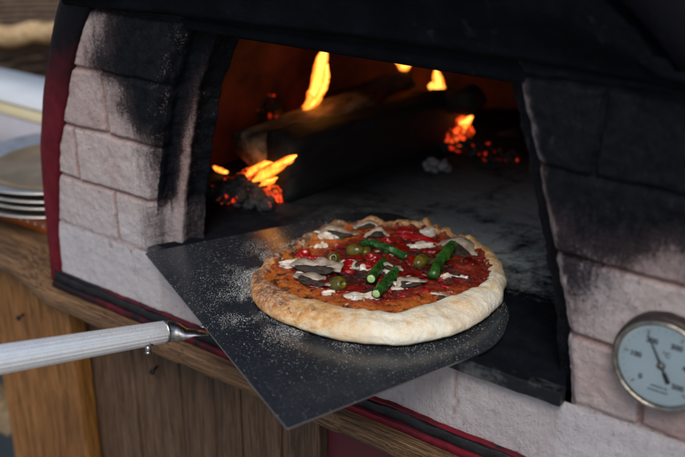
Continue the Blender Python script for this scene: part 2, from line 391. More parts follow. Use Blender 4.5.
def front_panel(side):
    verts, faces = [], []; A = {a: [] for a in ('soot', 'groove', 'tint', 'white', 'chip')}
    z0, z1 = -.0165, .318; NR = 172; NF = 110 if side < 0 else 110; NV = 44; NB = 8
    tints = random.Random(5 if side < 0 else 11); tv = [[tints.uniform(0, .45) for _ in range(4)] for _ in range(6)]
    if side > 0: tv[0] = [.30, .75, .5, .5]; tv[1] = [.12, .4, .2, .2]; tv[2] = [.62, .45, .4, .4]
    else: tv[0] = [.12, .03, 0, 0]; tv[1] = [.1, .05, 0, 0]; tv[2] = [.30, .30, .2, .2]; tv[3] = [.3, .3, .3, .3]
    tab = L_OPEN if side < 0 else R_OPEN
    for i in range(NR+1):
        z = z0 + (z1-z0)*i/NR
        e = interp(tab, z) + .0022*fbm(z, side, 2, 40)
        out = rim_in(max(z, -.08)) - .004 if side < 0 else (2*XC - rim_in(max(z, -.08)) + .004)
        tip = .036 if side < 0 else .030
        for j in range(NF+NV+NB+1):
            if j <= NF:
                t = (j/NF)**.85 if False else j/NF
                x = out + (e-out)*t; d = abs(e-x)
                g, row, cells = brick_fields(x, z, side, LJ if side < 0 else RJ)
                y = .0042*g + .0016*fbm(x, z, 0, 30) + .0008*fbm(x, z, 4, 110) + .0075*(1-sm(0, .011, d))**2
                y -= .002*nz(row*3.3, cells*2.1, side*5)
                tint = tv[row % 6][min(cells, 3)]
                rv = 0
            elif j <= NF+NV:
                t = (j-NF)/NV; rv = t
                # profile of the moulded reveal: groove, raised rib, groove, lip
                off = -.0055*math.exp(-((t-.22)/.11)**2) + .0075*math.exp(-((t-.50)/.10)**2) - .002*math.exp(-((t-.75)/.10)**2)
                off += .0014*fbm(t*.06, z, side*3, 70)
                x = e - side*(tip*t + off)
                y = .0075 + .050*t - off*.5
                g, row, cells = brick_fields(e, z, side, {0: [], 1: [], 2: [], 3: []}); g *= .55*(1-t)
                tint = tv[row % 6][1]
                x += side*.002*g
            else:
                t = (j-NF-NV)/NB; rv = 1
                x = e - side*tip + side*(.16*t + .002); y = .0575 + .006*min(1, t*4) + .0*t
                g, row, cells, tint = 0, 0, 0, .2
            verts.append((x, y, z))
            s = soot_left(x, z, rv) if side < 0 else soot_right(x, z, rv)
            if rv > 0:
                low = 1 - sm(.035, .075, z + .01*fbm(rv, z, 1, 20))
                rib = math.exp(-((rv-.48)/.12)**2)
                s = (1-.85*rib*(1-sm(.10, .29, z + .02*fbm(x, z, 9, 30))))*(1-low*.72*(1 if rv < .6 else .5))
                s = min(1, s)
                tint = .35 + .4*rib; 
                if side > 0: s = .9 if rv > .30 else .40 + .25*fbm(x, z, 3, 50) + .25*sm(.05, .25, z); tint = 1
            A['soot'].append(s); A['groove'].append(g); A['tint'].append(tint)
            A['white'].append(max(0, 1-sm(.0, .10, z))*.45 if side < 0 else .12 + .3*sm(-.1, .6, nz(x, z, 9, 14)))
            ch = 0
            if side < 0: ch = sm(.03, 0, abs(abs(e-x)-.004)) * (1 if rv == 0 else 0) * sm(.02, .06, z)
            if rv > .0: ch = .8*math.exp(-((rv-.66)/.09)**2) + .5*math.exp(-((rv-.93)/.05)**2)
            if side > 0: ch = sm(.012, .002, abs(e-x)) if rv == 0 else (.8 if rv < .14 else 0)
            A['chip'].append(ch)
    W = NF+NV+NB+1
    for i in range(NR):
        for j in range(W-1):
            a = i*W+j; f = (a, a+1, a+W+1, a+W); faces.append(f if side < 0 else f[::-1])
    return verts, faces, A
def merge(parts):
    V, Fc, AA = [], [], {}
    for v, f, a in parts:
        n = len(V); V += v; Fc += [tuple(i+n for i in q) for q in f]
        for k2, x in a.items(): AA.setdefault(k2, []).extend(x)
    return V, Fc, AA
def base_band():
    V, Fc = [], []; A = {a: [] for a in ('soot', 'groove', 'tint', 'white', 'chip')}
    nx, nzr = 300, 34
    xs0, xs1 = -.503, 2*XC+.503
    for i in range(nzr+1):
        z = -.094 + (-.0121+.094)*i/nzr
        for j in range(nx+1):
            x = xs0 + (xs1-xs0)*j/nx
            crack = 0
            for cx, l in ((-.392, .012), (-.352, .010), (.1325, .060), (-.12, .05)):
                crack = max(crack, (1-sm(.0008, .0030, abs(x + .003*fbm(z, cx, 0, 60) - cx)))*sm(-.0121-l-.004, -.0121-l, z))
            top = 1-sm(.0005, .004, abs(z+.0125 + .001*fbm(x, 0, 0, 30)))
            g = max(crack*.8, top*.3 if (x < -.30 or x > .245) else .2)
            y = -.0015 + .0014*fbm(x, z, 0, 24) + .0006*fbm(x, z, 3, 110) + .003*g
            V.append((x, y, z)); A['soot'].append(.18*sm(-.085, -.094, z)); A['groove'].append(g); A['tint'].append(0); A['white'].append(.9); A['chip'].append(0)
    for i in range(nzr):
        for j in range(nx):
            a = i*(nx+1)+j; Fc.append((a, a+1, a+nx+2, a+nx+1))
    return V, Fc, A
V, Fc, A = merge([front_panel(-1), front_panel(1), base_band()])
tag(pymesh('plaster_front', V, Fc, M['plaster'], oven, A), None)

# arch-shaped upper front with hood
def outline(tab, z): return interp(tab, z)
# upper wall above the mouth (behind the hood)
V, Fc = [], []
zs = [.29+ (.455-.29)*i/24 for i in range(25)]
for z in zs:
    xl = rim_in(z)-.004; xr = 2*XC-xl
    for j in range(41): V.append((xl+(xr-xl)*j/40, .004, z))
for i in range(24):
    for j in range(40):
        a = i*41+j; Fc.append((a, a+1, a+42, a+41))
# the hood: slab with a gently arched, rounded lower edge
def hood_z(x): return interp([(-.387, .2855), (-.27, .2915), (-.145, .2942), (0, .2975), (.138, .2984), (.23, .2975), (.315, .2944), (.36, .291)], x)
HV, HF = [], []; NXH, NPH = 160, 46
for j in range(NXH+1):
    x = -.425 + (.372+.425)*j/NXH
    zb = hood_z(x)
    ztop = interp(sorted((a, b) for b, a in RIM_IN if b > .0), x if x < XC else 2*XC-x) if True else .4
    ztop = max(ztop, zb+.02)
    for i in range(NPH+1):
        if i <= 6:      # underside and rounded lip
            t = i/6; ang = t*PI/2
            y = .006 - .016*math.sin(ang) if i else .02; z = zb + .008*(1-math.cos(ang))
        else:
            t = (i-6)/(NPH-6); z = zb + .008 + (ztop-zb-.008)*t; y = -.010 - .010*sm(0, .5, t)
        y += .0018*fbm(x, z, 0, 18) + .0007*fbm(x, z, 2, 80)
        z += .0012*fbm(x, 0, 5, 30)
        g = 1-sm(.001, .005, abs(x-(-.128) - .004*fbm(z, 0, 0, 20)));  g = max(g, 1-sm(.001, .005, abs(x-.22)))
        HV.append((x, y+.0025*g, z))
for j in range(NXH):
    for i in range(NPH):
        a = j*(NPH+1)+i; HF.append((a, a+1, a+NPH+2, a+NPH+1))
pymesh('upper_front', V, Fc, M['hood'], oven)
pymesh('hood', HV, HF, M['hood'], oven)
bm = bmesh.new(); box(bm, (-.236, .003, .2795), (.186, .060, .2915), .003); 
box(bm, (-.45, .064, .262), (.42, .070, .47))
for v in bm.verts: v.co += Vector((0, .001*fbm(v.co.x, v.co.z, 0, 30), .0015*fbm(v.co.x, 0, 0, 12)))
build('lintel', bm, M['hood'], oven, False)

# red steel shell: front flange ring + barrel
def rim_pts(tab):
    l = [(x, z) for z, x in tab]
    # resample smooth
    out = []
    for i in range(len(l)-1):
        for k2 in range(6):
            t = k2/6; p0 = l[max(i-1, 0)]; p1 = l[i]; p2 = l[i+1]; p3 = l[min(i+2, len(l)-1)]
            out.append(tuple(.5*((2*p1[c]) + (-p0[c]+p2[c])*t + (2*p0[c]-5*p1[c]+4*p2[c]-p3[c])*t*t + (-p0[c]+3*p1[c]-3*p2[c]+p3[c])*t**3) for c in (0, 1)))
    out.append(l[-1])
    return out + [(2*XC-x, z) for x, z in out[-2::-1]]
pi_, po_ = rim_pts(RIM_IN), rim_pts(RIM_OUT); n = len(pi_)
V, Fc = [], []
for (xi, zi), (xo, zo) in zip(pi_, po_):
    dx, dz = xo-xi, zo-zi; L = math.hypot(dx, dz)
    for (t, y) in ((0, .012), (0, -.003), (.06, -.0050), (.80, -.0040), (.93, -.0030), (1., .004), (1.0, .05), (1.0, .45), (1.0, .93)):
        w_ = .0012*fbm(xi*1.0, zi, t, 9)
        V.append((xi+dx*t, y+w_, zi+dz*t))
for i in range(n-1):
    for j in range(8):
        a = i*9+j; Fc.append((a, a+1, a+10, a+9))
pymesh('steel_rim', V, Fc, M['red'], oven)
bm = bmesh.new(); vs = [bm.verts.new((x, .93, z)) for x, z in po_]; bm.faces.new(vs); build('back_panel', bm, M['darkred'], oven, False)
# base tray: red skirt with a charred strip
xl_, xr_ = -.512, 2*XC+.512
def strip(name, z0, z1, y, m, thick=.004, amp=.0012, x0=xl_, x1=xr_):
    V, Fc = [], []; N = 200
    for j in range(N+1):
        x = x0+(x1-x0)*j/N; w_ = amp*fbm(x, z0, y, 14) + amp*.6*fbm(x, z0, y, 70)
        for (yy, zz) in ((y+thick*3, z1+w_), (y+.0006, z1+w_), (y, z1-.0008+w_), (y, z0+.0008+w_*.5), (y+.0006, z0+w_*.5), (y+thick*3, z0+w_*.5)):
            V.append((x, yy+w_*.5, zz))
    for j in range(N):
        for i in range(5):
            a = j*6+i; Fc.append((a, a+6, a+7, a+1))
    return pymesh(name, V, Fc, m, oven)
strip('base_trim', -.0920, -.0890, -.0070, M['redtrim'])
strip('charred_strip', -.1055, -.0925, -.0085, M['char'], amp=.0025)
strip('base_tray', -.1125, -.1045, -.0125, M['redtrim'])
# floor, lip, interior
V, Fc = [], []
for i in range(141):
    for j in range(121):
        x = -.46 + .88*j/120; y = -.002 + .93*i/140
        if y < .066: x = max(-.309 + .45*max(0, y-.0), min(.247 - .35*max(0, y), x))
        g = 0
        for c in (.155, .385, .615): g = max(g, 1-sm(.0005, .003, abs(y-c)))
        for c in (-.255, -.025, .205): g = max(g, 1-sm(.0005, .003, abs(x-c)))
        V.append((x, y, .0012*fbm(x, y, 0, 16) + .0006*fbm(x, y, 3, 80) - .002*g))
for i in range(140):
    for j in range(120):
        a = i*121+j; Fc.append((a, a+1, a+122, a+121))
pymesh('hearth_floor', V, Fc, M['hearth'], oven)
bm = bmesh.new(); box(bm, (-.306, -.0125, -.0135), (.2485, .0, .0028), .0018)
bmesh.ops.subdivide_edges(bm, edges=[e for e in bm.edges if e.calc_length() > .3], cuts=80)
for v in bm.verts: v.co += Vector((0, .0008*fbm(v.co.x, v.co.z, 0, 40), .0007*fbm(v.co.x, v.co.y, 2, 50)))
build('hearth_lip', bm, M['lip'], oven, False)
V, Fc = [], []; NY, NA = 40, 60
for i in range(NY+1):
    y = .066 + (.89-.066)*i/NY; t = (y-.40)/.50
    s = math.sqrt(max(.0004, 1-min(1, abs(t))**2.6)) if t > 0 else 1
    for j in range(NA+1):
        a = PI*j/NA; rr = 1 + .012*fbm(math.cos(a)*.4, y, math.sin(a)*.4, 9)
        V.append((XC + .425*s*math.cos(a)*rr, y, -.004 + .385*s*abs(math.sin(a))**.8*rr))
for i in range(NY):
    for j in range(NA):
        a = i*(NA+1)+j; Fc.append((a, a+1, a+NA+2, a+NA+1))
pymesh('inner_dome', V, Fc, M['dome'], oven)

# thermometer
TC = ony(659.5, 367.5, -.017); TC.y = 0; TR = .0420
th = bpy.data.objects.new('thermometer', None)
bm = bmesh.new(); lathe(bm, [(0, .0), (TR*1.06, 0), (TR*1.06, .012), (TR*1.03, .0150), (TR*.93, .0155)], TC+Vector((0, .003, 0)), (0, -1, 0), 96)
thm = build('thermometer', bm, M['housing'], oven)
T0 = TC + Vector((0, -.0150, 0))
bm = bmesh.new()
lathe(bm, [(TR*.995, .001), (TR*1.0, -.001+.002), (TR*1.0, .0035), (TR*.985, .0048), (TR*.955, .0055), (TR*.92, .0050), (TR*.900, .0035), (TR*.895, .0008)], T0+Vector((0, .003, 0)), (0, -1, 0), 128)
bz = build('bezel', bm, M['bezel'], thm)
bm = bmesh.new(); lathe(bm, [(0, 0), (TR*.90, 0)], T0+Vector((0, .0022, 0)), (0, -1, 0), 96); build('dial', bm, M['dial'], thm)
DY = T0.y+.0018
def polar(a, r): return Vector((TC.x + math.cos(R(a))*r, DY, TC.z + math.sin(R(a))*r))
bm = bmesh.new()
def quad(bm, p, q, w0, w1, dy=0):
    d = (q-p); n_ = Vector((-d.z, 0, d.x)).normalized()
    bm.faces.new([bm.verts.new(v+Vector((0, dy, 0))) for v in (p-n_*w0/2, p+n_*w0/2, q+n_*w1/2, q-n_*w1/2)])
for i in range(51):
    a = 225 - 270*i/50; big_ = i % 10 == 0; 
    if i % 5 and not i % 2: continue
    quad(bm, polar(a, TR*(.70 if big_ else .765)), polar(a, TR*.80), .0009 if big_ else .00035, .0009 if big_ else .00035)
build('scale_marks', bm, M['ink'], thm, False)
def text(s, size, pos, rot=0, name='dial_number', parent=None, bold=.0):
    c = bpy.data.curves.new('t', 'FONT'); c.body = s; c.size = size; c.align_x = 'CENTER'; c.align_y = 'CENTER'; c.offset = bold
    o = bpy.data.objects.new('t', c); COL.objects.link(o); bpy.context.view_layer.update()
    me = bpy.data.meshes.new_from_object(o.evaluated_get(bpy.context.evaluated_depsgraph_get())); bpy.data.objects.remove(o)
    me.transform(Matrix.Translation(pos) @ Matrix.Rotation(R(rot), 4, 'Y') @ Matrix.Rotation(PI/2, 4, 'X'))
    me.materials.clear()
    return link(name, me, M['ink'], parent, False)
for i, s in enumerate(('0', '100', '200', '300', '400', '500')):
    a = 225-54*i; text(s, .0068, polar(a, TR*.545), 0, 'dial_number', thm, .0002)
text('°C', .0064, polar(75, TR*.27), 0, 'dial_unit', thm, .0001)
bm = bmesh.new(); 
for zo, w_ in ((-.50, .0125), (-.60, .017)):
    x = -w_/2
    rr = random.Random(3)
    while x < w_/2:
        l = rr.uniform(.0008, .0018); quad(bm, Vector((TC.x+x, DY, TC.z+TR*zo)), Vector((TC.x+x+l, DY, TC.z+TR*zo)), .0014, .0014); x += l+.0006
build('dial_small_print', bm, M['ink'], thm, False)
bm = bmesh.new(); na = 119
tip, tail = polar(na, TR*.72), polar(na+180, TR*.40)
quad(bm, polar(na+180, 0), tip, .0022, .0007, -.0012); quad(bm, polar(na+180, 0), polar(na+180, TR*.16), .0018, .0018, -.0012); quad(bm, polar(na+180, TR*.16), tail, .0034, .0040, -.0012)
build('needle', bm, M['ink'], thm, False)
bm = bmesh.new(); lathe(bm, [(0, .003), (.0026, .0028), (.0036, .0015), (.0036, 0)], polar(0, 0), (0, -1, 0), 24); build('hub', bm, M['bezel'], thm)
bm = bmesh.new(); lathe(bm, [(0, .0), (TR*.90, 0)], T0+Vector((0, -.0012, 0)), (0, -1, 0), 64); build('glass', bm, M['glass'], thm)

# ================================================================== FIRE
def log(name, p0, p1, r, m, label, sides=20, shape=None, rough=.005, scale=14, seed=0, group='logs burning inside the oven'):
    p0, p1 = Vector(p0), Vector(p1); N = 14; bm = bmesh.new()
    c = (p0+p1)/2
    pts = [p0 + (p1-p0)*i/N for i in range(N+1)]
    tube(bm, pts, r, sides, True, shape); roughen(bm, rough, scale, seed)
    o = empty(name, (c.x, c.y, min(p0.z, p1.z)-.5*r), label, 'log', group)
    build('charred_body' if m == M['charlog'] else 'bark', bm, m, o); return o
def blocky(t, i):      # squarish split billet
    q = 1/max(abs(math.cos(t+.06)), abs(math.sin(t+.06)))**.85; return (.48*q, q)
b0 = onz(296, 206, 0); 
lg = log('firewood_log', Vector((-.284, .212, .050)), Vector((-.238, .60, .040)), .047, M['charlog'], 'biggest black charred billet lying front to back across the hearth', 28, blocky, .0055, 26, 1)
q0 = ony(248, 149, .215); q1 = ony(362, 103, .46)
log('firewood_log', q0, q1, .027, M['barklog'], 'brown bark log with pale lit edge leaning over the charred billet', 18, lambda t, i: 1+.25*math.cos(2*t+.5), .005, 30, 2)
p = ony(474, 98, .56); p2 = ony(400, 118, .66)
log('firewood_log', p, p2, .022, M['charlog'], 'black log end below the small flame on the right', 18, None, .006, 25, 3)
p = ony(225, 132, .33); p2 = ony(300, 128, .40)
log('branch', p, ony(262, 141, .31), .006, M['barklog'], 'thin forked twig sticking out left of the brown log', 10, None, .002, 60, 4)
p = ony(360, 80, .58); 
log('firewood_log', ony(345, 88, .60), ony(392, 124, .66), .028, M['charlog'], 'dark log standing at the back behind the tallest flame', 16, None, .006, 25, 5)
log('firewood_log', ony(228, 178, .33), ony(268, 172, .30), .019, M['charlog'], 'short black log stub at the left under the brown log', 16, None, .006, 35, 6)
log('firewood_log', ony(318, 74, .62), ony(420, 96, .74), .022, M['charlog'], 'dark log lying crosswise at the back, top right of the tallest flame', 16, None, .006, 25, 9)
log('firewood_log', ony(388, 62, .70), ony(372, 128, .58), .018, M['charlog'], 'thin black log standing upright at the back middle', 14, None, .005, 30, 10)
log('firewood_log', ony(455, 150, .66), ony(520, 138, .70), .016, M['charlog'], 'short black log behind the right ember heap', 14, None, .005, 30, 12)
for (xa, ya, Ya, xb, yb, Yb, rr_, lb) in (
    (222, 128, .46, 292, 78, .58, .015, 'thin dark branch slanting up the back wall at the far left'),
    (250, 70, .60, 300, 118, .50, .018, 'dark split stick crossing the thin branch at the far left back'),
    (330, 108, .52, 412, 76, .62, .020, 'dark log lying just above the bark log at the back'),
    (345, 60, .66, 366, 112, .60, .015, 'short dark stick right of the tallest flame')):
    log('firewood_log', ony(xa, ya, Ya), ony(xb, yb, Yb), rr_, M['barkdark'], lb, 14, None, .005, 30, xa)
# coals
def coal_heap(name, label, centre, rx, ry, n, size, m, group=None, seed=1, stuff=True):
    rr = random.Random(seed); bm = bmesh.new()
    for _ in range(n):
        a = rr.uniform(0, 2*PI); d = math.sqrt(rr.random()); s = size*rr.uniform(.5, 1.3)
        c = Vector((centre[0]+rx*d*math.cos(a), centre[1]+ry*d*math.sin(a), centre[2]+(1-d)*size*1.6*rr.random()+s*.35))
        mt = Matrix.Translation(c) @ Matrix.Rotation(rr.uniform(0, 6), 4, Vector((rr.random(), rr.random(), rr.random())).normalized()) @ Matrix.Diagonal((s, s*.7, s*.6, 1))
        r_ = bmesh.ops.create_icosphere(bm, subdivisions=2, radius=.6, matrix=mt)
        for v in r_['verts']: v.co += noise.noise_vector(v.co*60)*s*.22
    o = build(name, bm, m); return tag(o, label, 'embers', group, 'stuff' if stuff else None)
e0 = onz(258, 196, .0)
coal_heap('ember_bed', 'glowing embers and coals piled left of the charred billet', (e0.x-.0, e0.y+.02, 0), .045, .05, 60, .026, M['ember'], seed=2)
coal_heap('ember_bed', 'unseen ember bed added behind the charred billet to light the rear wall', (-.37, .44, 0), .05, .10, 80, .030, M['ember'], seed=3)  # added out of view, throws a red glow onto the rear wall
e1 = ony(458, 143, .60)
coal_heap('ember_bed', 'small red ember heap at the right under the black log', (e1.x-.004, .60, 0), .020, .035, 26, .024, M['ember'], seed=4)
e2 = onz(232, 205, 0)
coal_heap('ember_bed', 'unseen ember bed added behind the black log to light the right back wall', (.03, .74, 0), .12, .05, 90, .034, M['ember'], seed=9)  # hidden glow source, added to brighten the right back wall
eb = ony(262, 126, .40)
coal_heap('charcoal_rubble', 'black charcoal mound behind the bark log at the left', (eb.x, .40, 0), .09, .05, 90, .045, M['coal'], seed=21)
coal_heap('ember_bed', 'red glowing coals showing above the bark log at the left', (eb.x, .40, eb.z-.040), .085, .035, 80, .022, M['ember'], seed=22)
coal_heap('charcoal_rubble', 'black charcoal and ash rubble just inside the left jamb', (e2.x, e2.y+.02, 0), .055, .03, 90, .020, M['coal'], seed=5)
e3 = onz(436, 171, 0)
coal_heap('ash_lumps', 'pale grey ash lumps on the hearth in front of the right embers', (e3.x, e3.y, 0), .018, .014, 12, .015, M['ash'], seed=6)
e3 = onz(470, 160, 0)
coal_heap('charcoal_rubble', 'scattered dark coals right of the pale ash lumps', (e3.x, e3.y+.03, 0), .07, .03, 36, .014, M['coal'], seed=8)

def flame(pts, rad, label, m=M['flame'], flat=.55):
    bm = bmesh.new()
    # smooth path
    P = [Vector(p) for p in pts]; path, rr = [], []
    N = 28
    for i in range(N+1):
        t = i/N*(len(P)-1); k2 = min(int(t), len(P)-2); f = t-k2
        p0, p1, p2, p3 = P[max(k2-1, 0)], P[k2], P[k2+1], P[min(k2+2, len(P)-1)]
        path.append(.5*((2*p1)+(p2-p0)*f+(2*p0-5*p1+4*p2-p3)*f*f+(3*p1-p0-3*p2+p3)*f**3))
        ra, rb = rad[k2], rad[k2+1]; rr.append(ra+(rb-ra)*(f*f*(3-2*f)))
    tube(bm, path, rr, 20, True, lambda t, i: 1+.12*math.sin(3*t+i*.4)); roughen(bm, .0020, 55)
    return tag(build('flame', bm, m), label, 'flame', 'flames of the wood fire')
Y = .36
flame([ony(296, 119, Y), ony(306, 110, Y), ony(315, 97, Y), ony(319, 80, Y), ony(322, 62, Y), ony(326, 48, Y)], [.003, .008, .0125, .0125, .010, .004], 'tallest yellow flame curling up behind the bark log')
flame([ony(247, 176, .20), ony(252, 171, .20), ony(261, 165, .20), ony(272, 163, .20)], [.002, .0055, .005, .001], 'upper left tongue of the low flames under the bark log')
flame([ony(253, 181, .185), ony(262, 176, .185), ony(275, 168, .185), ony(287, 161, .185), ony(297, 155, .185)], [.002, .0075, .0075, .006, .001], 'long low orange flame licking along the embers under the bark log')
flame([ony(259, 186, .18), ony(268, 181, .18), ony(277, 178, .18)], [.001, .0055, .001], 'small bright flame just beneath the long low flame')
flame([ony(264, 128, .38), ony(267, 122, .38), ony(271, 116, .38)], [.004, .006, .002], 'stubby flame above the twig, left of the tallest flame')
flame([ony(283, 121, .38), ony(285, 118, .38), ony(287, 115, .38)], [.003, .004, .002], 'tiny flame between the twig and the tallest flame')
flame([ony(214, 167, .24), ony(219, 170, .24), ony(228, 173, .24)], [.0025, .004, .002], 'little red-orange flame at the far left by the jamb')
Y = .60
flame([ony(446, 128, .68), ony(441, 108, .68), ony(438, 90, .68), ony(438, 79, .68), ony(436, 66, .68)], [.016, .022, .012, .009, .002], 'upright yellow flame over the right-hand black log')  # hidden lower part widened to throw more light on the right wall
flame([ony(303, 112, .34), ony(312, 104, .34), ony(321, 92, .34), ony(327, 78, .34), ony(327, 64, .34)], [.002, .005, .005, .004, .001], 'thin wisp hugging the right side of the tallest flame')
flame([ony(430, 89, Y), ony(431, 86, Y), ony(433, 82, Y)], [.003, .005, .001], 'tiny flame at the left foot of the upright yellow flame')
flame([ony(396, 62, Y), ony(404, 66, Y), ony(410, 64, Y)], [.002, .008, .003], 'orange flame touching the lintel at the back middle')
flame([ony(400, 83, Y), ony(403, 80, Y), ony(405, 77, Y)], [.004, .006, .002], 'small orange flame below the one touching the lintel')
flame([ony(450, 130, Y), ony(458, 127, Y), ony(466, 122, Y), ony(472, 116, Y)], [.004, .010, .008, .002], 'slanted bright flame over the small right ember heap')
flame([ony(447, 140, Y), ony(454, 141, Y), ony(461, 143, Y)], [.003, .008, .003], 'dull orange flame low on the right ember heap')

# ================================================================== PEEL
peel = empty('pizza_peel', (-.094, -.127, .005), 'black steel pizza peel with ribbed aluminium handle holding the pizza', 'pizza peel')
ZB = .0062
raw = [(onz(145, 253, ZB), 0), (onz(287, 428.5, ZB), 0), (onz(452, 364, ZB), 0)]
A0, B0, C0 = (raw[i][0] for i in range(3)); d1 = (C0-B0).normalized(); d2 = (onz(301, 222.5, ZB)-A0).normalized()
corner = onz(499, 306, ZB)
C1 = B0 + d1*.215; C2 = A0 + d2*.36
outl = [A0, B0]
ctrl = [B0+d1*.190, B0+d1*.235, Vector((.158, .045, ZB)), Vector((.142, .092, ZB)), Vector((.118, .122, ZB)), Vector((.06, .165, ZB))]
outl += ctrl + [Vector((-.05, .245, ZB)), Vector((-.12, .262, ZB)), A0+d2*.29, A0+d2*.25]
bm = bmesh.new()
def roundpoly(pts, r=.012, keep=(0, 1)):
    out = []; n_ = len(pts)
    for i, p in enumerate(pts):
        a, b = pts[i-1], pts[(i+1) % n_]; rr = .0022 if i in keep else r
        u = (a-p); v = (b-p); rr = min(rr, u.length*.45, v.length*.45)
        p0, p1 = p+u.normalized()*rr, p+v.normalized()*rr
        for t in (0, .25, .5, .75, 1): out.append((1-t)**2*p0 + 2*t*(1-t)*p + t*t*p1)
    return out
pts = roundpoly(outl, .02)
TH = .0016
top = [bm.verts.new(p) for p in pts]; ft = bm.faces.new(top)
bot = [bm.verts.new(p - Vector((0, 0, TH))) for p in pts]; fb = bm.faces.new(bot[::-1])
side_f = [bm.faces.new((top[i], bot[i], bot[(i+1) % len(top)], top[(i+1) % len(top)])) for i in range(len(top))]
bmesh.ops.recalc_face_normals(bm, faces=bm.faces[:])
for f in side_f: f.material_index = 1
me = bpy.data.meshes.new('blade'); bm.to_mesh(me); bm.free(); link('blade', me, [M['blade'], M['edge']], peel, False)
# handle
HP0 = atd(165, 331.8, .966); HP1 = atd(0, 359.5, .86); hd = (HP1-HP0).normalized()
far = HP1 + hd*.55
bm = bmesh.new(); NF_ = 18
def flutes(t, i): return 1 - .045*(.5+.5*math.cos(NF_*t))**4
tube(bm, [HP0, HP0+hd*.003, HP0+hd*.02, HP1, far-hd*.02, far], [.0108, .0114, .0116, .0136, .0140, .0134], NF_*8, True, flutes)
build('handle', bm, M['alu'], peel)
tipp = onz(207, 334, ZB+.0005); bm = bmesh.new()
path = [HP0+hd*.002, HP0-hd*.004, HP0.lerp(tipp, .3), HP0.lerp(tipp, .5), HP0.lerp(tipp, .72), tipp+(tipp-HP0)*.05]
path[3].z = (path[3].z+ZB)/2; path[4].z = ZB+.0022; path[5].z = ZB+.0008
rad = [.0108, .0108, .0103, .0085, .0060, .0030]; fl = [(1, 1), (1, 1), (.98, .92), (1., .62), (1.1, .32), (1.2, .25)]
tube(bm, path, rad, 32, True, lambda t, i: fl[i]); build('ferrule', bm, M['steel'], peel)
bm = bmesh.new(); cs = HP0.lerp(onz(225, 330, ZB), .0)
tube(bm, [HP0+hd*-.0005, HP0+hd*.0022], [.0117, .0117], 32); build('collar', bm, M['steel'], peel)
# clamp screw under the handle
sp0 = atd(148, 341.5, .950); bm = bmesh.new()
dn = (sp0 - (HP0+hd*.018)); dn = Vector((.25, -.30, -.92)).normalized()
tube(bm, [sp0-dn*.004, sp0+dn*.004], [.0055, .0055], 6); tube(bm, [sp0+dn*.003, sp0+dn*.011], [.0030, .0030], 14); tube(bm, [sp0+dn*.0105, sp0+dn*.0125], [.0036, .0024], 14)
build('clamp_screw', bm, M['steel'], peel)
bm = bmesh.new(); lathe(bm, [(0, .0016), (.0018, .0012), (.003, 0)], onz(203, 326, ZB), (0, 0, 1), 16); build('rivet', bm, M['steel'], peel)

# ================================================================== PIZZA
PCX, PCY = -.022, .088; ZP = ZB+.0008
def polar_tab(pts):
    return sorted((math.atan2(p.y-PCY, p.x-PCX), math.hypot(p.x-PCX, p.y-PCY)) for p in pts)
OUT = polar_tab([onz(x, y, z) for x, y, z in ((250, 290, .014), (259, 313, .010), (300, 333, .008), (350, 346, .008), (405, 349, .008), (450, 341, .008), (490, 318, .010), (505, 290, .015), (503, 265, .02), (485, 243, .026), (455, 228, .028), (410, 216, .028), (370, 213, .030), (335, 218, .028), (300, 235, .026), (262, 262, .022))])
INN = polar_tab([onz(x, y, .022) for x, y in ((261, 272), (288, 240), (335, 227), (400, 220), (445, 226), (474, 241), (486, 262), (480, 286), (440, 300), (400, 313), (370, 314), (330, 306), (290, 293))])
def per(tab, a):
    t = [(x-2*PI, r) for x, r in tab] + tab + [(x+2*PI, r) for x, r in tab]
    for i in range(1, len(t)-2):
        if t[i][0] <= a <= t[i+1][0]:
            f = (a-t[i][0])/(t[i+1][0]-t[i][0]); f = f*f*(3-2*f)*.5 + f*.5
            return t[i][1]+(t[i+1][1]-t[i][1])*f
    return t[0][1]
def p_out(a): return per(OUT, a) + .0022*nz(math.cos(a), math.sin(a), 0, 6) + .0012*nz(math.cos(a), math.sin(a), 3, 16)
def p_in(a): return min(per(INN, a), p_out(a)-.018) + .0035*nz(math.cos(a), math.sin(a), 1, 5) + .002*nz(math.cos(a), math.sin(a), 4, 15)
def top_z(x, y): return ZP + .0105 + .0016*fbm(x, y, 0, 38) + .0007*fbm(x, y, 2, 120)
def rim_h(a):
    f = max(0, math.cos(a-R(-60)))    # puffier toward the front
    b = max(0, math.cos(a-R(120)))
    l = max(0, math.cos(a-R(190)))
    return .0105 + .0045*f - .0045*l + .0035*nz(math.cos(a), math.sin(a), 7, 4) + (.0035*b+.0006)*2*nz(math.cos(a), math.sin(a), 9, 11)
pizza = empty('pizza', (PCX, PCY, ZP), 'round vegetable pizza with puffy pale crust resting on the black peel', 'pizza')
V, Fc, bake = [], [], []; NA, NI, NO = 420, 34, 40
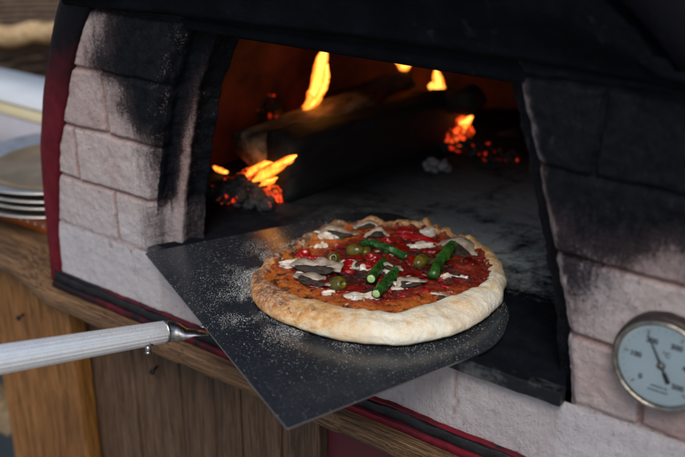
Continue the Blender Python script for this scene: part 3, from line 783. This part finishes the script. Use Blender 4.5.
for i in range(NI+NO+1):
    for j in range(NA):
        a = -PI + 2*PI*j/NA; ro, ri = p_out(a), p_in(a); hr = rim_h(a); ca, sa = math.cos(a), math.sin(a)
        if i <= NI:
            r = ri*i/NI*.999; x, y = PCX+r*ca, PCY+r*sa; z = top_z(x, y); bk = .5; ln = 0
        else:
            t = (i-NI)/NO; ph = PI*1.42*t; rm, hw = (ri+ro)/2, (ro-ri)/2
            cph, sph = math.cos(ph), math.sin(ph)
            skew = .0
            r = rm - hw*(1 if ph < PI else 1)*cph
            if sph >= 0: z = ZP + .0085 + hr*sph**.85 + .002*(1-t)
            else: z = ZP + .0085 + sph*.0088
            x, y = PCX+r*ca, PCY+r*sa
            b1 = fbm(x, y, z*1.5, 45); b2 = fbm(x, y, z, 150)
            amp = (.0012 + .0016*max(0, math.cos(a-R(125)))) if sph > 0 else .0005
            dz = (b1*amp + b2*.0004) + .0016*fbm(x, y, 3, 16)
            # crease folds running round the rim
            dz -= .0012*math.exp(-((t-.42-.06*nz(ca, sa, 2, 4))/.035)**2)*sm(-.2, .5, nz(ca, sa, 5, 3))
            z += dz*max(0, sph+.3); r += dz*max(0, -cph)*.9; x, y = PCX+r*ca, PCY+r*sa
            left = sm(-.2, .9, math.cos(a-R(215))); right = sm(.2, .95, math.cos(a-R(-35)))
            bk = .42 + .30*left - .20*right + .30*(1-sm(0, .22, t)) + .10*math.exp(-((t-.36)/.12)**2) - .04*sm(.5, .7, t)
            bk += .5*sm(.80, .97, t) + .45*max(0, b1)*left + .18*max(0, math.cos(a-R(120)))
            z = max(z, ZP+.0003)
        V.append((x, y, z)); bake.append(bk)
W = NA
for i in range(NI+NO):
    for j in range(NA):
        j2 = (j+1) % NA
        if i == 0: Fc.append((0*W+j, 1*W+j, 1*W+j2)) if True else None
        else: Fc.append((i*W+j, (i+1)*W+j, (i+1)*W+j2, i*W+j2))
Fc = [tuple(0 if (v < W) else v for v in f) for f in Fc]
pymesh('crust', V, Fc, M['crust'], pizza, {'bake': bake})
# sauce
V, Fc, ed = [], [], []; NI = 70
for i in range(NI+1):
    for j in range(NA):
        a = -PI+2*PI*j/NA; ri = p_in(a); t = i/NI; ext = ri + .007 + .004*nz(math.cos(a), math.sin(a), 11, 12)
        r = ext*t; x, y = PCX+r*math.cos(a), PCY+r*math.sin(a)
        over = max(0, r-ri)/max(.0001, (p_out(a)-ri)/2)
        zz = top_z(x, y) if r <= ri else ZP+.0085+rim_h(a)*math.sin(math.acos(max(-1, min(1, 1-over))))**.85 + .002
        zz += .0016 + (.0016*fbm(x, y, 3, 16) if r > ri else 0) + .0020*fbm(x, y, 5, 60) + .0012*fbm(x, y, 6, 150) - .004*sm(.93, 1., t)
        front = sm(-.3, .8, math.cos(a-R(-75)))
        V.append((x, y, zz)); ed.append(min(1, .10 + .70*sm(.45, .85, t)*(.45+.55*max(front, sm(.2, 1, math.cos(a-R(180)))))))
for i in range(NI):
    for j in range(NA):
        j2 = (j+1) % NA; Fc.append((i*W+j, (i+1)*W+j, (i+1)*W+j2, i*W+j2) if i else (0, W+j, W+j2))
pymesh('tomato_sauce', V, Fc, M['sauce'], pizza, {'edge': ed})
ZT = ZP+.0125
def blob(name, m, px, py, wx, wy, h, rot=0, seed=0, lump=.25, z=None, sc=90, tint=None):
    """irregular lump lying on the sauce, sizes in metres"""
    c = onz(px, py, ZT); c.z = (top_z(c.x, c.y)+.0002) if z is None else z
    bm = bmesh.new(); bmesh.ops.create_icosphere(bm, subdivisions=4, radius=1)
    for v in bm.verts:
        n_ = noise.noise(v.co*1.6+Vector((seed*5.3, 0, 0)))*lump*1.6 + noise.noise(v.co*4+Vector((seed, 0, 3)))*lump*.5
        v.co *= 1+n_
        v.co.x *= wx/2; v.co.y *= wy/2; v.co.z = max(v.co.z, -.3)*h
    bmesh.ops.rotate(bm, verts=bm.verts, matrix=Matrix.Rotation(R(rot), 3, 'Z')); bmesh.ops.translate(bm, verts=bm.verts, vec=c)
    return build(name, bm, m, pizza)
YR = 37  # image-right in plan
CH = [(431, 232, .023, .026, .0055, 0), (421, 246, .030, .016, .004, YR), (385, 270, .030, .024, .005, YR), (362, 297, .028, .014, .004, YR+12), (326, 237, .026, .016, .005, YR-15),
      (405, 286, .032, .009, .004, YR+20), (447, 276, .016, .008, .003, YR+25), (463, 277, .012, .008, .003, YR-30), (294, 263, .030, .012, .0035, YR+15), (322, 246, .015, .010, .004, YR), (360, 268, .018, .012, .004, YR), (330, 293, .016, .008, .003, YR), (395, 283, .02, .008, .003, YR+20), (342, 262, .012, .008, .003, YR)]
for i, (x, y, wx, wy, h, r) in enumerate(CH): blob('mozzarella', M['mozz'], x, y, wx*1.15, wy*1.2, h*1.3, r, i+1, .45)
PP = [(418, 239, .048, .011, .005, YR-25), (405, 231, .022, .012, .005, YR-35), (373, 259, .013, .016, .006, YR+60), (304, 255, .016, .015, .006, YR), (367, 266, .022, .010, .004, YR+10), (345, 272, .018, .010, .004, YR), (334, 256, .014, .012, .006, YR), (312, 259, .014, .008, .004, YR-20), (347, 264, .016, .008, .004, YR+30), (387, 240, .012, .012, .004, YR)]
for i, (x, y, wx, wy, h, r) in enumerate(PP): blob('red_pepper', M['pepper'], x, y, wx*1.25, wy*1.3, h*1.35, r, i+30, .28)
TM = [(406, 277, .032, .014, .005, YR+15), (412, 262, .018, .014, .007, YR), (325, 266, .02, .014, .004, YR), (350, 289, .03, .014, .004, YR+15), (395, 250, .03, .018, .004, YR), (440, 262, .022, .014, .004, YR), (320, 285, .02, .012, .004, YR), (470, 262, .016, .02, .004, YR), (355, 258, .02, .012, .004, YR), (430, 252, .02, .014, .004, YR)]
for i, (x, y, wx, wy, h, r) in enumerate(TM): blob('tomato_piece', M['tomato'], x, y, wx*1.3, wy*1.3, h*1.4, r, i+60, .34)
for i, (x, y) in enumerate(((318, 246), (340, 240), (401, 262), (388, 280), (300, 270))): blob('herb_leaf', M['herb'], x, y, .009, .005, .003, i*40, i+90, .4)
fr = random.Random(12)
for i in range(96):      # small cooked scraps between the big pieces
    a = fr.uniform(-PI, PI); q = math.sqrt(fr.random())*.86*p_in(a)
    x, y = PCX+.008+q*math.cos(a), PCY+.012+q*math.sin(a); sz = fr.uniform(.006, .015)
    kind = fr.choice(['tomato_piece']*4+['red_pepper']*3+['onion_scrap', 'mushroom_scrap', 'dark_mushroom_scrap', 'dark_mushroom_scrap'])
    mm = {'tomato_piece': M['tomato'], 'red_pepper': M['pepper'], 'onion_scrap': M['mozz'], 'mushroom_scrap': M['mush'], 'dark_mushroom_scrap': M['gill']}[kind]
    q2 = CAM + (Vector((x, y, ZT))-CAM); v_ = Vector((x, y, ZT))-CAM; zz_ = v_.dot(FW)
    blob(kind, mm, 342.5+F*v_.dot(RT)/zz_, 228.5-F*v_.dot(UP)/zz_, sz*fr.uniform(.9, 1.9), sz*fr.uniform(.5, .9), fr.uniform(.0015, .0034), fr.uniform(0, 180), i+200, .4)
# mushroom slices: curved cap arc with dark gills and a stem
def mushroom(px, py, size, rot, tilt=20, seed=0, dz=.004, stem=False):
    c = onz(px, py, ZT); c.z = top_z(c.x, c.y)+dz
    def prof(t): # cap arc
        return t
    bm = bmesh.new(); N = 26; th_ = .0022
    ring_o, ring_i = [], []
    for i in range(N+1):
        a = PI*(i/N); ro = 1+.04*math.sin(3*a+seed); ri = .60+.03*math.sin(5*a+seed)
        ro *= 1+.16*noise.noise(Vector((i*.35, seed*2.2, 0))); ri *= 1+.25*noise.noise(Vector((i*.3, seed*3.1, 5)))
        ring_o.append(Vector((math.cos(a)*ro, math.sin(a)*ro*.85, .12*math.sin(2*a+seed)))); ring_i.append(Vector((math.cos(a)*ri*1.15, math.sin(a)*ri*.72, .12*math.sin(2*a+seed))))
    def tf(v, up): 
        q = v*size/2; q.z += up; q.rotate(Matrix.Rotation(R(tilt), 3, 'X')); q.rotate(Matrix.Rotation(R(rot), 3, 'Z')); return q+c
    for up in (0, th_): pass
    t_o = [bm.verts.new(tf(v, th_)) for v in ring_o]; t_i = [bm.verts.new(tf(v, th_*1.1)) for v in ring_i]
    b_o = [bm.verts.new(tf(v*1.0, 0)) for v in ring_o]; b_i = [bm.verts.new(tf(v, 0)) for v in ring_i]
    for i in range(N):
        bm.faces.new((t_o[i], t_o[i+1], t_i[i+1], t_i[i])); bm.faces.new((b_o[i], b_i[i], b_i[i+1], b_o[i+1]))
        bm.faces.new((t_o[i], b_o[i], b_o[i+1], t_o[i+1])); bm.faces.new((t_i[i], t_i[i+1], b_i[i+1], b_i[i]))
    bm.faces.new((t_o[0], t_i[0], b_i[0], b_o[0])); bm.faces.new((t_o[N], b_o[N], b_i[N], t_i[N]))
    if stem:
        # stem
        st = [(-.12, .55), (.14, .55), (.09, .2), (.15, -.12), (-.06, -.16), (-.10, .15)]
        a_ = [bm.verts.new(tf(Vector((x, y, .02)), th_)) for x, y in st]; b_ = [bm.verts.new(tf(Vector((x, y, .02)), 0)) for x, y in st]
        bm.faces.new(a_); bm.faces.new(b_[::-1])
        for i in range(6): bm.faces.new((a_[i], b_[i], b_[(i+1) % 6], a_[(i+1) % 6]))
    for v in bm.verts: v.co += noise.noise_vector(v.co*70+Vector((seed, 0, 0)))*.0024
    bmesh.ops.subdivide_edges(bm, edges=bm.edges[:], cuts=1, use_grid_fill=True)
    for v in bm.verts: v.co += noise.noise_vector(v.co*170)*.0007
    o = build('mushroom_slice', bm, M['mush'], pizza)
    g = bmesh.new()
    poly = [(v*1.02) for v in ring_i] + [Vector((-.55, -.10+.05*math.sin(seed), 0)), Vector((-.1, -.16, 0)), Vector((.5, -.08, 0))]
    poly = [p_ + Vector((0, 0, .004)) for p_ in poly]
    cen = Vector((0, .15, .12)); ct = g.verts.new(tf(cen, th_*.5)); tp = [g.verts.new(tf(v, th_*.75)) for v in poly]; bt_ = [g.verts.new(tf(v, .0002)) for v in poly]; g.faces.new(bt_[::-1])
    for i in range(len(tp)):
        g.faces.new((tp[i], tp[(i+1) % len(tp)], ct)); g.faces.new((tp[i], bt_[i], bt_[(i+1) % len(tp)], tp[(i+1) % len(tp)]))
    for v in g.verts: v.co += noise.noise_vector(v.co*110)*.0012
    build('gills', g, M['gill'], o)
mushroom(314, 274, .062, YR-18, 14, 1, .004)
mushroom(311, 285, .050, YR-30, 8, 2, .003)
mushroom(340, 237, .050, YR+5, 6, 3, .002)
mushroom(454, 252, .062, YR-42, 10, 4, .002)
mushroom(377, 237, .030, YR, 12, 5, .003)
mushroom(366, 229, .030, YR+12, 6, 6, .002)
mushroom(358, 268, .018, YR+100, 0, 7, .004)
mushroom(391, 273, .026, YR-30, 10, 8, .006)
mushroom(411, 287, .036, YR+15, 10, 9, .003)
# olives
def olive(px, py, r, rot, seed, hole=True, squash=1):
    c = onz(px, py, ZT+.003); c.z = top_z(c.x, c.y)+r*.55
    bm = bmesh.new(); pr = []
    for i in range(17):
        t = i/16; ph = -PI/2+.0+PI*t; rr_ = math.cos(ph)*r; h_ = math.sin(ph)*r*1.2
        if hole and t > .86: rr_ = r*.36*(1-(t-.86)/.14); h_ = r*1.02-(t-.86)*r*3
        pr.append((max(rr_, 0), h_))
    lathe(bm, pr, c, Vector((math.cos(R(rot)), math.sin(R(rot)), .55)), 28)
    sc_ = 1+.12*math.sin(seed*2.7)
    for v in bm.verts: v.co = c + Vector(((v.co-c).x*sc_, (v.co-c).y, (v.co-c).z*.92)) + noise.noise_vector(v.co*90)*.0011
    build('olive', bm, M['olive'], pizza)
olive(338, 285, .0092, -10, 1, True); olive(334, 259, .0088, -60, 2, True); olive(355, 250, .0086, 30, 3, False); olive(421, 262, .0088, 80, 4, True); olive(366, 250, .0055, 90, 5, False)
# asparagus
def spear(pts, r, tip=True, cut=False, bracts=10, seed=0):
    P = [onz(x, y, ZT+.004+dz) for x, y, dz in pts]; bm = bmesh.new(); N = 30; path = []
    for i in range(N+1):
        t = i/N*(len(P)-1); k2 = min(int(t), len(P)-2); path.append(P[k2].lerp(P[k2+1], t-k2))
    rad = [r*(1-.55*sm(.75, 1., i/N)**1.5 if tip else 1)*(1+.06*math.sin(i*1.7+seed)) for i in range(N+1)]
    if tip: rad[-1] = r*.15
    tube(bm, path, rad, 16, True)
    rr = random.Random(seed)
    if tip:
        for b in range(bracts*2):
            t = .25+.72*b/(bracts*2); i = int(t*N); p = path[i]; d = (path[min(i+1, N)]-path[max(i-1, 0)]).normalized()
            a = b*2.4; s1 = d.cross(Vector((0, 0, 1))).normalized(); s2 = s1.cross(d)
            o_ = (s1*math.cos(a)+s2*math.sin(a)); rad_ = rad[i]
            base = p+o_*rad_*.85; wv = d.cross(o_).normalized()*rad_*.55; tipv = p+o_*(rad_*1.22)+d*r*1.5; mid_ = p+o_*rad_*1.30+d*r*.5
            v_ = [bm.verts.new(q) for q in (base-wv, base+wv, mid_+wv*.9, tipv, mid_-wv*.9)]; bm.faces.new(v_)
    o = build('asparagus_spear', bm, M['aspa'], pizza)
    if cut:
        d = (path[0]-path[1]).normalized(); c2 = bmesh.new(); lathe(c2, [(0, .0008), (r*.5, .0007), (r*.76, .0003), (r*.80, -.0002)], path[0], d, 24); build('cut_end', c2, M['aspcut'], o)
spear([(408, 258, .0), (392, 250, .001), (375, 244, .001), (360, 242, .0)], .0046, True, False, 10, 1)
spear([(433, 276, .0), (438, 264, .002), (447, 252, .003), (455, 242, .002)], .0060, True, False, 12, 2)
spear([(371, 279, .004), (376, 271, .0015), (384, 262, .0)], .0057, False, True, 0, 3)
spear([(376, 294, .002), (383, 286, .002), (392, 276, .001), (398, 268, -.001)], .0055, True, True, 8, 4)

# flour on the blade
rr = random.Random(4); V, Fc = [], []
from mathutils.geometry import intersect_point_tri_2d
poly2 = [(p.x, p.y) for p in pts]
def inside(x, y):
    c = False; n_ = len(poly2)
    for i in range(n_):
        (x1, y1), (x2, y2) = poly2[i-1], poly2[i]
        if (y1 > y) != (y2 > y) and x < (x2-x1)*(y-y1)/(y2-y1)+x1: c = not c
    return c
def speck(x, y, s, z0=ZB):
    n_ = len(V); a = rr.uniform(0, 6); h = s*rr.uniform(.35, .7)
    for q in range(4): V.append((x+s*math.cos(a+q*1.57)*rr.uniform(.5, 1), y+s*math.sin(a+q*1.57)*rr.uniform(.5, 1), z0+.00004))
    V.append((x, y, z0+h))
    for q in range(4): Fc.append((n_+q, n_+(q+1) % 4, n_+4))
cnt = 0
while cnt < 17000:
    a = rr.uniform(-PI, PI)
    wgt = math.exp(-((((a-R(-145)+PI) % (2*PI))-PI)/R(48))**2)
    if rr.random() > wgt+.03: continue
    d = rr.expovariate(1/.020) - .008; ro = per(OUT, a)
    x, y = PCX+(ro+d)*math.cos(a), PCY+(ro+d)*math.sin(a)
    if not inside(x, y): continue
    dens = .42+1.3*fbm(x, y, 0, 24)
    if rr.random() > dens: continue
    speck(x, y, rr.uniform(.00015, .00048)*(1.6 if rr.random() < .06 else 1)); cnt += 1
for _ in range(260):
    x, y = rr.uniform(-.30, .16), rr.uniform(-.21, .2)
    if inside(x, y): speck(x, y, rr.uniform(.00015, .0004))
fl_ = pymesh('flour_dust', V, Fc, M['flour'], None, smooth=False)
tag(fl_, 'white flour scattered over the black peel blade left of the pizza', 'flour', None, 'stuff')

# ================================================================== COUNTER, CABINET
ctr = empty('wooden_counter', (-.3, .3, -.95), 'rough wooden counter with plank front carrying the oven', 'counter')
def ctop(x): return -.1135 + .026*sm(-.50, -.60, x)
V, Fc = [], []; XS = [-2.6+ (2.6-.75)*i/40 for i in range(40)] + [-.75+1.55*i/260 for i in range(261)]
for x in XS:
    zt = ctop(x); e = .003*fbm(x, 0, 0, 9)+.0012*fbm(x, 0, 2, 60); low = .003*fbm(x, 3, 0, 12)
    prof = [(1.6, zt), (.4, zt), (.03, zt), (-.020+e, zt), (-.0245+e, zt-.0022), (-.026+e, zt-.008), (-.0255+e, zt-.017), (-.024+e, zt-.024+low), (-.019+e, zt-.0265+low), (.10, zt-.027), (1.6, zt-.027)]
    for i, (y, z) in enumerate(prof): V.append((x, y+(0 if i in (0, 1, 9, 10) else .0007*fbm(x, i, 0, 80)), z))
n_ = 11
for j in range(len(XS)-1):
    for i in range(n_-1):
        a = j*n_+i; Fc.append((a, a+1, a+n_+1, a+n_))
pymesh('counter_top', V, Fc, M['counter'], ctr)
edges = [-.545, -.4215, -.3245, -.2593, -.2092, -.14, -.0765]
for a, b in zip(edges, edges[1:]):
    bm = bmesh.new(); box(bm, (a+.0012, .040+random.uniform(0, .003), -.95), (b-.0012, .058, -.141), .0025)
    bmesh.ops.rotate(bm, verts=bm.verts, cent=(a, .05, -.14), matrix=Matrix.Rotation(R(random.uniform(-.25, .25)), 3, 'Y'))
    build('plank', bm, M['plank'], ctr, False)
def screw(px, py, Yp, parent):
    p = ony(px, py, Yp); bm = bmesh.new(); tube(bm, [p+Vector((-.002, .004, 0)), p+Vector((.003, -.012, -.001))], [.0018, .0018], 10); tube(bm, [p+Vector((.003, -.012, -.001)), p+Vector((.0034, -.0135, -.001))], [.0045, .004], 14)
    build('screw', bm, M['screw'], parent)
bm = bmesh.new(); box(bm, (ony(15, 457, .012).x, .012, -.95), (ony(82, 400, .012).x-.004, .036, -.1395), .003)
po = build('front_board', bm, M['post'], ctr, False)
bm = bmesh.new(); box(bm, (ony(82, 400, .012).x-.0035, .0135, -.95), (ony(82, 400, .012).x, .0365, -.1395), .0025); build('board_side', bm, M['postside'], ctr, False)
screw(24, 314, .012, ctr); screw(157, 367, .040, ctr)
bm = bmesh.new(); box(bm, (-.0765, .055, -.95), (.80, .075, -.141), .002); build('red_panel', bm, M['darkred'], ctr, False)
bm = bmesh.new(); box(bm, (-2.6, .9, -.95), (.8, .95, -.141)); build('back_board', bm, M['plank'], ctr, False)

# firewood and box seen past the front board at the bottom left
c = ony(3, 408, .16)
bm = bmesh.new(); tube(bm, [c+Vector((-.06, -.02, .03)), c+Vector((.02, .02, -.035))], [.036, .032], 18, True, lambda t, i: 1/max(abs(math.cos(t)), abs(math.sin(t)))**.6); roughen(bm, .003, 30)
o = build('split_log', bm, M['pale'], None, False); tag(o, 'pale split log leaning behind the orange front board', 'log')
bm = bmesh.new(); 
for v in ((-1.25, .25, -.95), ): box(bm, v, (-.80, .62, -.45), .02)
tag(build('dark_crate', bm, M['darkbox'], None, False), 'dark blue crate standing below the counter behind the pale log', 'crate')

# ================================================================== LEFT BACKGROUND
ZC = ctop(-.8)
bm = bmesh.new(); HT = .030; p0 = onz(0, 203, ZC+HT); p1 = onz(50, 220, ZC+HT); d = (p1-p0).normalized(); nn = Vector((-d.y, d.x, 0))
o = empty('orange_tray', (p0.x, p0.y, ZC), 'orange plastic tray under the stack of metal pans', 'tray')
q = [p0-d*.35, p0+d*.13, p0+d*.13+nn*.17, p0-d*.35+nn*.17]
t_ = [bm.verts.new((v.x, v.y, ZC+HT)) for v in q]; b_ = [bm.verts.new((v.x, v.y, ZC+.0005)) for v in q]
bm.faces.new(t_); bm.faces.new(b_[::-1])
for i in range(4): bm.faces.new((t_[i], b_[i], b_[(i+1) % 4], t_[(i+1) % 4]))
bmesh.ops.bevel(bm, geom=bm.edges[:], offset=.004, segments=3, affect='EDGES'); build('tray_body', bm, M['orange'], o)
bm = bmesh.new()
for k2 in range(9):
    c = p0 + d*(.012+.018*k2) - nn*.0003; lathe(bm, [(0, .0004), (.0022, .0004), (.0024, 0)], Vector((c.x, c.y, ZC+.015)), -nn, 12)
build('white_studs', bm, M['flour'], o)
pc = onz(72, 163, ZC+.072); pc.x = min(pc.x, -.695)
def pan(z, r, label, dx=0, dy=0):
    o = empty('metal_pan', (pc.x+dx, pc.y+dy, z), label, 'pan', 'stacked round pizza pans')
    bm = bmesh.new(); P0 = Vector((pc.x+dx, pc.y+dy, z))
    lathe(bm, [(0, 0), (r*.86, 0), (r*.93, .007), (r*.97, .0095), (r, .0095), (r*1.008, .0080), (r*1.0, .0065), (r*.965, .0070), (r*.94, .0045), (r*.885, -.0018), (0, -.0018)], P0, (0, 0, 1), 96); build('pan_rim', bm, M['pan'], o)
    bm = bmesh.new(); lathe(bm, [(0, .0006), (r*.68, .0006), (r*.70, .0030), (r*.735, .0030), (r*.75, .0006)], P0, (0, 0, 1), 96); build('pan_floor', bm, M['panin'], o)
zp = ZC+HT+.0025
for i, lb in enumerate(('lowest metal pan, directly on the orange tray', 'second metal pan from the bottom of the stack', 'third metal pan from the bottom of the stack', 'topmost round metal pan, with brown floor')):
    pan(zp + i*.0125, .163, lb, .003*((i*7) % 3-1), .003*((i*5) % 3-1))
# tub
c0 = onz(20, 156, ZC)
cx_, cy_ = c0.x-.03, c0.y+.075
tb = empty('plastic_tub', (cx_, cy_, ZC), 'pale plastic tub with yellow band behind the metal pans', 'tub')
def ring_box(name, z0, z1, s0, s1, m):
    bm = bmesh.new(); out = []
    for z, s in ((z0, s0), (z1, s1)):
        out.append([bm.verts.new((cx_+s*math.copysign(abs(math.cos(t))**.35, math.cos(t))*4.2, cy_+s*math.copysign(abs(math.sin(t))**.35, math.sin(t)), z)) for t in [2*PI*(i+.5)/48 for i in range(48)]])
    for i in range(48): bm.faces.new((out[0][i], out[0][(i+1) % 48], out[1][(i+1) % 48], out[1][i]))
    bm.faces.new(out[1]); build(name, bm, m, tb)
ring_box('tub_body', ZC+.001, ZC+.072, .058, .062, M['grey']); ring_box('yellow_band', ZC+.072, ZC+.098, .064, .064, M['yellow']); ring_box('tub_lid', ZC+.098, ZC+.110, .068, .066, M['tub'])
def basket(label, c, r, h, m, mr, rows, grp='woven baskets behind the oven'):
    o = empty('wicker_basket', c, label, 'basket', grp); bm = bmesh.new(); P = Vector(c)
    for i in range(rows):
        z = h*(i+.5)/rows; rr_ = r*(.86+.14*i/rows)
        ringp = [P+Vector((math.cos(t)*(rr_+.005*math.sin(18*t+i*PI)), math.sin(t)*(rr_+.005*math.sin(18*t+i*PI)), z)) for t in [2*PI*j/110 for j in range(111)]]
        tube(bm, ringp, h/rows*.52, 8, False)
    build('woven_side', bm, m, o)
    bm = bmesh.new(); lathe(bm, [(0, 0), (r*.85, 0), (r*.85, .006), (0, .006)], P, (0, 0, 1), 48); build('base', bm, m, o)
    bm = bmesh.new()
    ringp = [P+Vector((math.cos(t)*r*1.01, math.sin(t)*r*1.01, h+.012)) for t in [2*PI*j/140 for j in range(141)]]
    tube(bm, ringp, .026, 10, False, lambda t, i: 1+.18*math.sin(i*1.3+t)); build('braided_rim', bm, mr, o)
b1 = onz(8, 66, ZC); 
bc = atd(-20, 75, 2.35); basket('dark wicker basket with pale braided rim, nearest the oven side', (bc.x-.25, bc.y+.25, ZC), .42, .105, M['strawd'], M['straw'], 7)
bc2 = atd(-20, 20, 3.1); basket('taller straw basket rising behind the dark wicker basket', (bc2.x-.35, bc2.y+.40, ZC), .60, .42, M['straw'], M['strawd'], 16)

# ================================================================== GROUND
bm = bmesh.new(); bmesh.ops.create_grid(bm, x_segments=4, y_segments=4, size=60, matrix=Matrix.Translation((0, 0, -.952)))
tag(build('ground', bm, M['ground'], None, False), 'dark paved ground under the counter', None, None, 'structure')
